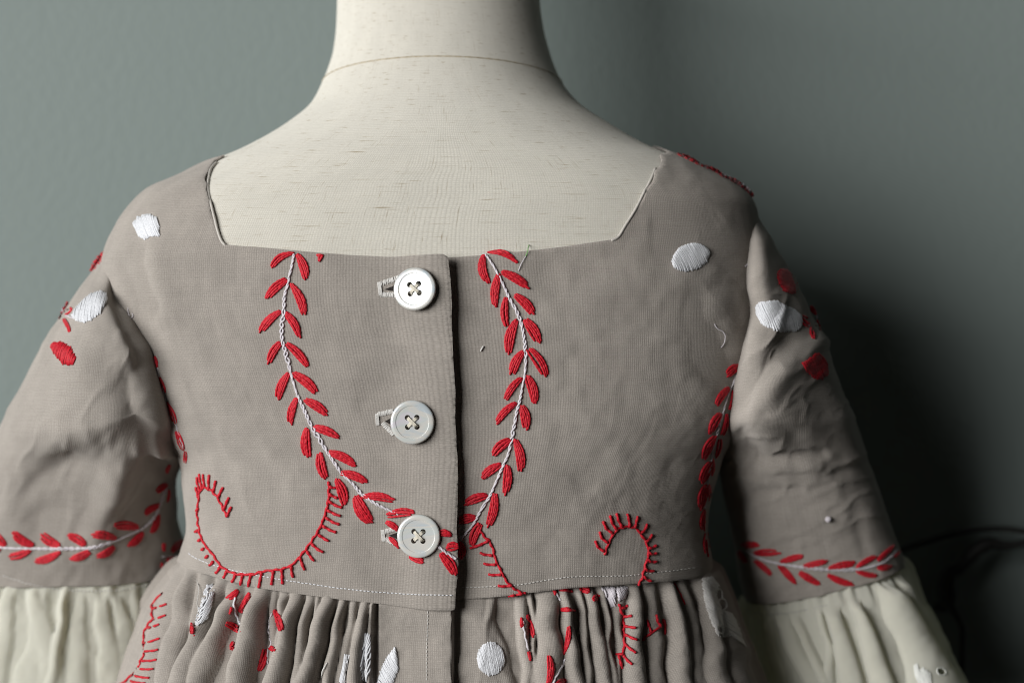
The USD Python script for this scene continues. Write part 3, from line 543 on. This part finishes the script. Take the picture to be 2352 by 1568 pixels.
# right vine
leaves(B_, sR, panR, [((462, 240), (500, 470), 78, dict(bend=.13)), ((575, 388), (552, 660), 70), ((637, 572), (645, 810), 62), ((717, 748), (655, 1020), 76), ((772, 990), (675, 1185), 74), ((752, 1200), (620, 1375), 60), ((712, 1400), (545, 1568), 64)], -1)
leaves(B_, sR, panR, [((500, 222), (735, 303), 46, dict(bend=.14)), ((605, 372), (822, 500), 72), ((710, 547), (858, 715), 72), ((787, 745), (903, 935), 78), ((812, 975), (948, 1200), 80, dict(gap=True)), ((802, 1185), (865, 1425), 78), ((757, 1420), (795, 1610), 70)], 1)
leaves(D_, sR, panR, [((822, 88), (715, 190), 56), ((762, 238), (645, 332), 56), ((677, 427), (535, 485), 56), ((607, 562), (500, 592), 50), ((640, 600), (585, 745), 60), ((515, 715), (528, 815), 56, dict(side=1))], -1)
leaves(D_, sR, panR, [((850, 88), (887, 292), 60), ((802, 245), (790, 432), 55), ((727, 417), (685, 625), 56)], 1)
chain(B_, sR, panR, [(475, 232), (530, 310), (575, 390), (620, 480), (660, 570), (705, 650), (745, 740), (770, 840), (785, 950), (790, 1050), (785, 1150), (765, 1260), (745, 1370), (720, 1460), (700, 1571), (680, 1671), (655, 1787), (610, 1890), (560, 2006), (508, 2122), (443, 2225), (380, 2340), (328, 2405), (275, 2458)], amp=2.0)
feather(D_, sR, panR, [(625, 590), (660, 670), (692, 700), (715, 745), (735, 820), (765, 880), (800, 945), (840, 985), (880, 1012), (915, 1022)],
        [((690, 700), (580, 745)), ((715, 790), (640, 775)), ((735, 845), (662, 840)), ((770, 905), (692, 905)), ((832, 972), (750, 975)), ((895, 1020), (812, 1037))])
feather(PX, sR, panR, [(1388, 1272), (1397, 1248), (1409, 1225), (1421, 1213), (1436, 1209), (1455, 1210), (1471, 1226), (1485, 1249), (1489, 1271), (1481, 1298), (1474, 1326), (1466, 1342)],
        [((1387, 1265), (1367, 1242)), ((1395, 1245), (1377, 1221)), ((1406, 1223), (1385, 1197)), ((1415, 1214), (1401, 1184)), ((1428, 1209), (1416, 1179)), ((1444, 1209), (1440, 1180)), ((1456, 1211), (1463, 1185)), ((1470, 1222), (1484, 1202)), ((1481, 1243), (1496, 1226)), ((1488, 1257), (1506, 1251)), ((1489, 1268), (1507, 1269)), ((1487, 1284), (1507, 1288)), ((1480, 1303), (1501, 1310)), ((1477, 1322), (1495, 1333))])
satin(PX, sL, panL, [(306, 512), (318, 498), (340, 492), (360, 500), (367, 520), (366, 541), (347, 543), (332, 550), (320, 544)], 70, 'thread_white')
satin(PX, sR, panR, ell(1585, 591, 44, 30, -20), 62, 'thread_white')
# side vine at the right armhole
leaves(G_, sR, panR, [((695, 715), (597, 800), 66), ((612, 888), (515, 1032), 66), ((547, 1088), (463, 1248), 68), ((512, 1262), (418, 1458), 70)], -1)
leaves(G_, sR, panR, [((650, 905), (612, 1070), 50), ((595, 1095), (555, 1270), 52), ((545, 1290), (505, 1440), 46), ((690, 770), (668, 890), 44)], 1)
leaves(F_, sR, panR, [((437, 448), (388, 560), 48), ((416, 560), (385, 690), 46), ((405, 690), (398, 800), 34), ((412, 800), (424, 930), 32)], -1)
leaves(F_, sR, panR, [((445, 430), (440, 520), 22), ((424, 560), (425, 650), 20)], 1)
chain(G_, sR, panR, [(690, 740), (650, 850), (605, 960), (570, 1085), (525, 1240), (490, 1390), (468, 1540), (440, 1700), (425, 1900)], amp=1.2, r=1.4)
# red edge along the right shoulder
leaves(K_, sR, panR, [((335, 186), (480, 262), 22), ((478, 257), (622, 325), 22), ((604, 322), (742, 385), 24), ((735, 385), (812, 462), 26)], 1, r=2.0)
line(K_, sR, panR, [(500, 262), (620, 312), (760, 385), (790, 420)], 'thread_lilac', 1.8, 'embroidered_stem')
# red strip in the left armhole seam
leaves(E_, sL, panL, [((790, -90), (806, -35), 20), ((808, 5), (840, 100), 28), ((853, 142), (897, 250), 30), ((898, 290), (937, 384), 30), ((944, 392), (948, 450), 18)], 1, r=2.0, bend=.03)
line(E_, sL, panL, [(803, -40), (818, 30), (842, 105), (860, 170), (900, 262), (935, 370)], 'thread_lilac', 1.6, 'embroidered_stem')
# left sleeve
leaves(E_, sSL, slvL, [((25, 862), (-20, 800), 40), ((168, 862), (60, 795), 44), ((303, 862), (200, 800), 44), ((433, 862), (335, 812), 42), ((588, 830), (460, 812), 40), ((703, 775), (570, 772), 42), ((808, 660), (730, 710), 40), ((848, 560), (795, 602), 36), ((862, 460), (850, 500), 22)], -1)
leaves(E_, sSL, slvL, [((-5, 880), (-30, 900), 30), ((155, 890), (36, 928), 38), ((303, 900), (170, 948), 38), ((453, 897), (352, 938), 40), ((578, 877), (486, 928), 42), ((723, 802), (647, 872), 40), ((803, 712), (768, 808), 34), ((857, 590), (852, 650), 16)], -1, bend=-.06)
chain(E_, sSL, slvL, [(-30, 872), (60, 880), (170, 882), (300, 882), (440, 880), (560, 852), (660, 810), (745, 765), (790, 715), (820, 640), (850, 560)], amp=1.8, r=2.3)
leaves(E_, sSL, slvL, [((935, 845), (872, 905), 34), ((917, 968), (845, 932), 40), ((832, 862), (836, 896), 22), ((826, 962), (830, 985), 18)], -1)
line(E_, sSL, slvL, [(825, 922), (880, 920), (930, 908)], 'thread_lilac', 2.0, 'embroidered_stem')
satin(H_, sSL, slvL, [(570, 712), (610, 640), (660, 580), (720, 540), (790, 520), (835, 540), (830, 610), (790, 690), (720, 745), (670, 765), (600, 750)], 100, 'thread_white')
satin(H_, sSL, slvL, [(400, 960), (420, 920), (480, 915), (560, 960), (600, 1040), (580, 1100), (500, 1090), (450, 1040)], 110, 'thread_red')
satin(PX, sSL, slvL, [(207, 622), (215, 602), (232, 583), (243, 578), (236, 596), (220, 618)], 30, 'thread_red')
leaves(H_, sSL, slvL, [((510, 660), (535, 600), 34), ((505, 692), (572, 655), 46), ((482, 690), (456, 785), 32), ((500, 735), (552, 848), 40)], 1)
line(H_, sSL, slvL, [(492, 640), (496, 700), (530, 715), (580, 728)], 'thread_lilac', 2.2, 'embroidered_stem')
# right sleeve
leaves(N_, sSR, slvR, [((175, 60), (335, 72), 62), ((285, 140), (532, 142), 56), ((525, 215), (752, 165), 60), ((745, 265), (982, 215), 62), ((975, 285), (1240, 232), 60), ((1240, 270), (1442, 165), 54), ((1440, 205), (1592, 60), 50)], 1, bend=.02)
leaves(N_, sSR, slvR, [((285, 225), (452, 362), 62), ((512, 265), (672, 435), 66), ((705, 330), (905, 440), 66), ((972, 350), (1218, 442), 62), ((1245, 322), (1440, 355), 56), ((1445, 280), (1580, 265), 54), ((140, 130), (200, 240), 50), ((1590, 170), (1640, 120), 40)], -1, bend=-.03)
chain(N_, sSR, slvR, [(200, 120), (290, 172), (420, 220), (560, 250), (700, 270), (830, 285), (960, 297), (1100, 300), (1240, 295), (1380, 268), (1490, 228), (1570, 165), (1610, 110)], amp=1.8, r=2.2)
satin(G_, sSR, slvR, [(830, 260), (850, 220), (910, 205), (980, 200), (1060, 240), (1130, 270), (1180, 320), (1190, 390), (1150, 440), (1010, 440), (930, 410), (880, 390), (850, 340)], 68, 'thread_white', r=2.5)
satin(PX, sSR, slvR, ell(1808, 647, 19, 31, -32), 20, 'thread_red')
satin(G_, sSR, slvR, [(1185, 690), (1240, 660), (1300, 610), (1350, 630), (1390, 700), (1395, 780), (1340, 815), (1290, 815), (1230, 760)], 60, 'thread_red')
leaves(G_, sSR, slvR, [((1296, 300), (1262, 235), 36), ((1245, 385), (1180, 325), 60), ((1275, 400), (1283, 510), 44), ((1315, 360), (1335, 472), 40)], -1)
line(G_, sSR, slvR, [(1308, 320), (1295, 360), (1235, 402)], 'thread_lilac', 1.9, 'embroidered_stem')
# skirt
feather(I_, sK, skirt, [(378, 280), (290, 350), (255, 420), (262, 520), (220, 580), (180, 680), (180, 760), (185, 840), (150, 930), (120, 1000), (60, 1060), (-40, 1150)],
        [((262, 432), (390, 388)), ((265, 528), (382, 493)), ((215, 612), (322, 578)), ((182, 757), (327, 708)), ((190, 832), (312, 814)), ((165, 922), (297, 910)), ((150, 997), (267, 995)), ((95, 1060), (227, 1080)), ((60, 1110), (190, 1131))], r=3.2, rt=3.0)
satin(I_, sK, skirt, [(775, 205), (832, 205), (842, 260), (812, 400), (770, 520), (690, 590), (665, 585), (690, 470), (735, 330)], 120, 'thread_white', name='embroidered_patch')
leaves(I_, sK, skirt, [((1050, 262), (950, 335), 62), ((1165, 292), (1068, 478), 70), ((992, 430), (985, 482), 28), ((1405, 448), (1478, 650), 66), ((955, 568), (1098, 660), 60), ((645, 580), (638, 702), 28, dict(up=5)), ((1010, 752), (1008, 822), 56), ((1310, 820), (1250, 1025), 74), ((1365, 800), (1420, 830), 50)], 1)
line(I_, sK, skirt, [(1035, 320), (1025, 420), (1050, 505), (1108, 590)], 'thread_white', 2.6, 'embroidered_stem', 1.0)
line(I_, sK, skirt, [(1385, 470), (1360, 560), (1355, 650), (1375, 740), (1340, 860), (1350, 960)], 'thread_lilac', 2.0, 'embroidered_stem', .8)
satin(I_, sK, skirt, [(2255, 655), (2300, 670), (2310, 760), (2300, 1000), (2282, 1120), (2225, 1105), (2210, 960), (2235, 780)], 100, 'thread_white', name='embroidered_patch')
satin(I_, sK, skirt, [(2060, 860), (2112, 870), (2090, 1000), (2072, 1180), (2015, 1180), (2040, 980)], 100, 'thread_white', name='embroidered_patch')
satin(D_, sK, skirt, [(40, 1480), (75, 1410), (120, 1350), (136, 1400), (142, 1480), (110, 1568), (60, 1610), (0, 1620)], 60, 'thread_white', name='embroidered_patch')
satin(PX, sK, skirt, ell(1127, 1512, 31, 38, 0), 78, 'thread_white')
leaves(J_, sK, skirt, [((195, 525), (202, 612), 32), ((245, 503), (315, 702), 46), ((268, 850), (276, 922), 24), ((642, 600), (590, 882), 46), ((465, 880), (452, 1150), 72), ((530, 1145), (640, 1105), 50), ((570, 252), (690, 272), 42), ((762, 243), (852, 285), 62), ((882, 340), (942, 308), 60), ((500, 262), (520, 305), 30)], 1)
leaves(J_, sK, skirt, [((580, 437), (706, 446), 56)], 1, bend=.02)
line(J_, sK, skirt, [(215, 540), (235, 680), (266, 822)], 'thread_lilac', 2.4, 'embroidered_stem', .7)
line(J_, sK, skirt, [(500, 1131), (560, 1010), (620, 905)], 'thread_lilac', 2.4, 'embroidered_stem', .7)
line(J_, sK, skirt, [(520, 280), (545, 320), (575, 345)], 'thread_lilac', 2.6, 'embroidered_stem', .7)
satin(J_, sK, skirt, [(950, 232), (1075, 230), (1090, 300), (1085, 400), (1040, 415), (1000, 330)], 70, 'thread_lilac', name='embroidered_patch')
satin(J_, sK, skirt, [(1098, 232), (1200, 225), (1205, 270), (1180, 320), (1120, 355), (1100, 300)], 60, 'thread_lilac', name='embroidered_patch')
feather(J_, sK, skirt, [(1115, 385), (1140, 460), (1165, 540), (1170, 620), (1165, 700), (1168, 780), (1150, 850), (1100, 862)],
        [((1140, 420), (1205, 402)), ((1165, 505), (1240, 495)), ((1175, 590), (1277, 607)), ((1178, 672), (1285, 722)), ((1175, 762), (1275, 842)), ((1160, 860), (1242, 952)), ((1120, 872), (1145, 992))], r=3.4)
feather(J_, sK, skirt, [(1340, 722), (1420, 660), (1505, 600)], [((1420, 652), (1385, 540)), ((1503, 602), (1465, 490))])
leaves(J_, sK, skirt, [((1535, 540), (1545, 672), 24), ], 1)
line(J_, sK, skirt, [(1635, 190), (1690, 280), (1738, 390)], 'thread_red', 2.0, 'feather_stitch_line')
# white openwork leaf at the right of the skirt
satin(J_, sK, skirt, [(1900, 150), (1990, 130), (2060, 200), (2030, 300), (2090, 440), (2180, 480), (2240, 560), (2310, 780), (2180, 680), (2060, 700), (1990, 560), (1920, 350)], 35, 'linen_edge' if False else 'thread_grey', r=1.7, name='openwork_leaf', dome=.0002)
for q in (((2040, 300), 60), ((2085, 390), 55)):
    line(J_, sK, skirt, ell(q[0][0], q[0][1], q[1] * .8, q[1], 0, 14), 'thread_grey', 2.0, 'openwork_ring')

# ------------------------------------------------------------------ machine stitching
def stitches(s, pts, parent, mat, r=1.0, step=9.0, ln=6.0, name='row_of_stitches', lift=.5):
    p = np.asarray(pts, float); L = np.linalg.norm(np.diff(p, axis=0), axis=1).sum(); c = spline(p, int(L / 1.5) + 4); a = np.linspace(0, L, len(c)); bag = Bag()
    for k in np.arange(2, L - ln, step):
        q = np.linspace(k, k + ln, 5); x = np.stack([np.interp(q, a, c[:, 0]), np.interp(q, a, c[:, 1])], 1) + rng.normal(0, .25, 2)
        pp, nn = s.at(x, (np.sin(np.linspace(0, np.pi, 5)) * 1.1 * r + lift * r * .3) * S); bag.add(*strand(pp, nn, r * S, 5))
    obj(name, bag.get(), mat, parent, kind='stuff')
stitches(sL, [(432, 1268), (445, 1278), (520, 1305), (600, 1322), (700, 1338), (800, 1352), (900, 1361), (980, 1365), (1040, 1366)], panL, 'thread_white', 1.15)
stitches(sR, [(1060, 1348), (1190, 1342), (1250, 1332), (1330, 1323), (1420, 1322), (1500, 1315), (1600, 1302)], panR, 'thread_grey', 1.0)
stitches(sSR, Z(N_, [(270, 705), (450, 715), (620, 700), (800, 665), (960, 630), (1150, 605), (1300, 560)]), slvR, 'thread_grey', 1.0)
stitches(sSL, [(5, 1320), (60, 1338), (120, 1350), (200, 1357), (280, 1354), (340, 1340)], slvL, 'thread_grey', 1.0)
stitches(sK, [(983, 1400), (981, 1480), (980, 1568)], skirt, 'thread_grey', 1.0)

# ------------------------------------------------------------------ buttonholes and buttons
def buttonhole(arms, bar, gapq):
    bag = Bag(); par = panL
    for a, b in arms:
        a, b = np.array(a, float), np.array(b, float); L = np.hypot(*(b - a)); t = (b - a) / L; nn = np.array([-t[1], t[0]])
        for k in np.arange(0, L, 2.3):
            c = a + t * k + rng.normal(0, .5, 2); q = np.stack([c - nn * 5.2 + t * .8, c - nn * 2.5, c, c + nn * 2.5, c + nn * 5.2 - t * .8])
            pp, n_ = sL.at(q, np.array([.2, 1.6, 2.2, 1.6, .2]) * S); bag.add(*strand(pp, n_, 1.35 * S, 5))
    a, b = np.array(bar[0], float), np.array(bar[1], float); t = (b - a) / np.hypot(*(b - a)); nn = np.array([-t[1], t[0]])
    for k in (-3, -1, 1, 3):
        pp, n_ = sL.at(spline([a + nn * k, (a + b) / 2 + nn * k, b + nn * k], 9), 2.4 * S); bag.add(*strand(pp, n_, 1.5 * S, 5))
    bh = obj('buttonhole', bag.get(), 'thread_grey', par)
    pp, n_ = sL.at(np.array(gapq, float), .25 * S)
    obj('slit_shade', (pp, np.array([[0, 1, 2], [0, 2, 1]])), 'painted_slit_shade', bh, smooth=False)  # flat dark patch on uncut cloth, painting the shade inside the opening
mk('painted_slit_shade', {'p': ('principled_bsdf', {'base_color': (0.05, 0.042, 0.038), 'roughness': .95})}, [])
buttonhole([((874, 652), (918, 637)), ((876, 676), (918, 678))], ((871, 648), (875, 678)), [(882, 665), (925, 648), (925, 672)])
buttonhole([((868, 952), (903, 944)), ((880, 972), (905, 998))], ((866, 950), (868, 976)), [(884, 967), (912, 952), (912, 984)])
buttonhole([((880, 1222), (912, 1212)), ((882, 1236), (918, 1252))], ((879, 1216), (882, 1242)), [(892, 1229), (925, 1218), (925, 1242)])
def button(cu, cv, rr, rot, tilt):
    R = rr * S; H = .0021
    pr = np.array([(0, 0), (R * .80, 0), (R * .95, .0005), (R, .0011), (R * .997, .0014), (R * .98, .00165), (R * .95, .00178), (R * .88, .00186), (R * .775, .00186), (R * .757, .00183), (R * .748, .00172), (R * .70, .00170), (R * .3, .00166), (0, .00164)])
    b = m3.CrossSection([[tuple(x) for x in pr]]).revolve(96)
    for k in range(4):
        a = math.radians(45 + 90 * k)
        b = b - m3.Manifold.cylinder(.01, R * .125, R * .125, 20, True).translate((R * .30 * math.cos(a), R * .30 * math.sin(a), 0))
    base, n_ = sL.at([[cu, cv]], .0008)
    n_ = n_[0] * np.array([.6, 1, .6]) + np.array(tilt); n_ /= np.linalg.norm(n_)
    ex = np.cross([0, 0, 1.0], n_); ex /= np.linalg.norm(ex); ey = np.cross(n_, ex)
    c, s_ = math.cos(rot), math.sin(rot)
    M = np.stack([ex * c + ey * s_, -ex * s_ + ey * c, n_], 1)
    me = b.to_mesh(); v = me.vert_properties[:, :3] @ M.T + base[0]
    bt = obj('button', (v, me.tri_verts), 'pearl', dress, smooth=38)
    bag = Bag()
    def loc(x, y, z): return M @ np.array([x, y, z]) + base[0]
    h = R * .30 * .7071
    for sgn, z0 in ((1, .0017), (-1, .0020)):
        for off in (-1.6, -.5, .6, 1.7):
            o = off * R * .024
            q = [(-h * 1.02, -sgn * h * 1.02, -.0006), (-h * .98, -sgn * h * .98, .0009), (-h * .75, -sgn * h * .75, z0 + .0002), (0, 0, z0 + .00035), (h * .75, sgn * h * .75, z0 + .0002), (h * .98, sgn * h * .98, .0009), (h * 1.02, sgn * h * 1.02, -.0006)]
            pp = spline([loc(x - sgn * o, y + o, z) for x, y, z in q], 22); bag.add(*strand(pp, np.repeat(n_[None], 22, 0), R * .019, 5))
    obj('button_thread', bag.get(), 'thread_cream', bt)
    pp = np.array([loc(R * .55 * math.cos(a), R * .55 * math.sin(a), .00004) for a in np.linspace(0, 2 * np.pi, 17)[:-1]])
button(956.5, 665.3, 49.5, .10, (-.10, 0, .10))
button(949.5, 968.5, 50.3, .02, (.06, 0, .02))
button(964.5, 1229.5, 49.8, -.02, (.05, 0, .03))

# ------------------------------------------------------------------ loose threads and lint caught on the cloth
def loose(s, pts, parent, mat, r, lifts=1.0, name='loose_thread'):
    p = spline(pts, 30); q = np.linspace(0, 1, 30); pp, nn = s.at(p, (r + lifts * 3 * np.sin(q * np.pi)) * S); obj(name, strand(pp, nn, r * S, 6), mat, parent)
loose(sR, Z(B_, [(735, 358), (745, 325), (768, 280), (790, 245)]), panR, 'thread_lilac', 1.2)
loose(sR, Z(B_, [(790, 245), (805, 205), (815, 175), (815, 150), (797, 141)]), panR, 'thread_green', 1.0, 2)
loose(sR, Z(G_, [(505, 385), (525, 420), (560, 440), (580, 480), (575, 530), (555, 568)]), panR, 'thread_lilac', 1.1, 2)
loose(sR, Z(K_, [(822, 745), (815, 790), (790, 835), (752, 888)]), panR, 'thread_lilac', 1.3, 2)
loose(sL, Z(H_, [(1005, 650), (1015, 690), (1035, 725), (1048, 712), (1035, 690)]), panL, 'thread_lilac', 1.0, 1)
loose(sK, [(452, 1330), (460, 1352), (460, 1400), (452, 1438)], skirt, 'thread_grey', .9, 3)
loose(sK, Z(I_, [(1905, 940), (1880, 1000), (1855, 1080)]), skirt, 'thread_grey', 1.8, 1)
def fluff(s, u, v, r, parent):
    p, nn = s.at([[u, v]], r * S * .6); m = trimesh.creation.icosphere(2, r * S); m.vertices *= 1 + .35 * (meshkit.noise(m.vertices / (r * S) * 1.7 + u, 2)[:, None] - .5); m.apply_translation(p[0])
    obj('lint', (np.array(m.vertices), np.array(m.faces)), 'thread_lilac', parent)
fluff(sSR, 1901, 1190, 8, slvR)
loose(sR, [(1104, 806), (1107, 800), (1110, 795)], panR, 'thread_grey', 2.2, .5, 'lint')
# eyelet and raised leaf on the right cuff
line(PX, sCR, cufR, ell(2162, 1541, 11, 8, 25, 18), 'thread_cotton', 1.6, 'eyelet', .2)
satin(N_, sCR, cufR, [(1775, 1190), (1815, 1185), (1830, 1240), (1870, 1225), (1925, 1270), (1945, 1367), (1890, 1420), (1830, 1380), (1790, 1300)], 80, 'thread_cotton', r=2.0, name='embroidered_patch', dome=.0002)

# ------------------------------------------------------------------ dark scrolled iron against the wall
iron = thing('iron_scrollwork', 'dark curled ironwork standing in the shadow against the wall beside the right sleeve', 'ironwork')
Q_ = (2009.8, 1119.7, .2861)
def scroll(pts, rad, y, name):
    p = spline(Z(Q_, pts), 60); r = np.interp(np.linspace(0, 1, 60), np.linspace(0, 1, len(rad)), rad) * S * 1.6
    obj(name, strand(P(p[:, 0], p[:, 1], np.full(60, y)), np.tile([0, -1.0, 0], (60, 1)), r, 12), 'dark_iron', iron)
scroll([(-300, 900), (-100, 680), (60, 560), (200, 500), (400, 435), (600, 378), (800, 338), (1000, 328), (1200, 348), (1500, 450), (1750, 640), (1850, 1000), (1850, 1700)], [5, 5, 5, 5, 5, 5.5], .150, 'curved_rail')
scroll([(1600, 430), (1350, 420), (1200, 440), (1060, 465), (930, 445), (840, 480), (760, 560), (680, 640), (600, 690), (575, 780), (590, 880), (560, 950), (480, 960)], [5, 5, 5.5, 6, 7, 9, 13, 12, 10, 13, 17, 15, 8], .152, 'scroll')
scroll([(560, 900), (640, 1000), (700, 1150), (700, 1400), (640, 1750)], [9, 6, 5, 5, 5], .150, 'stem')
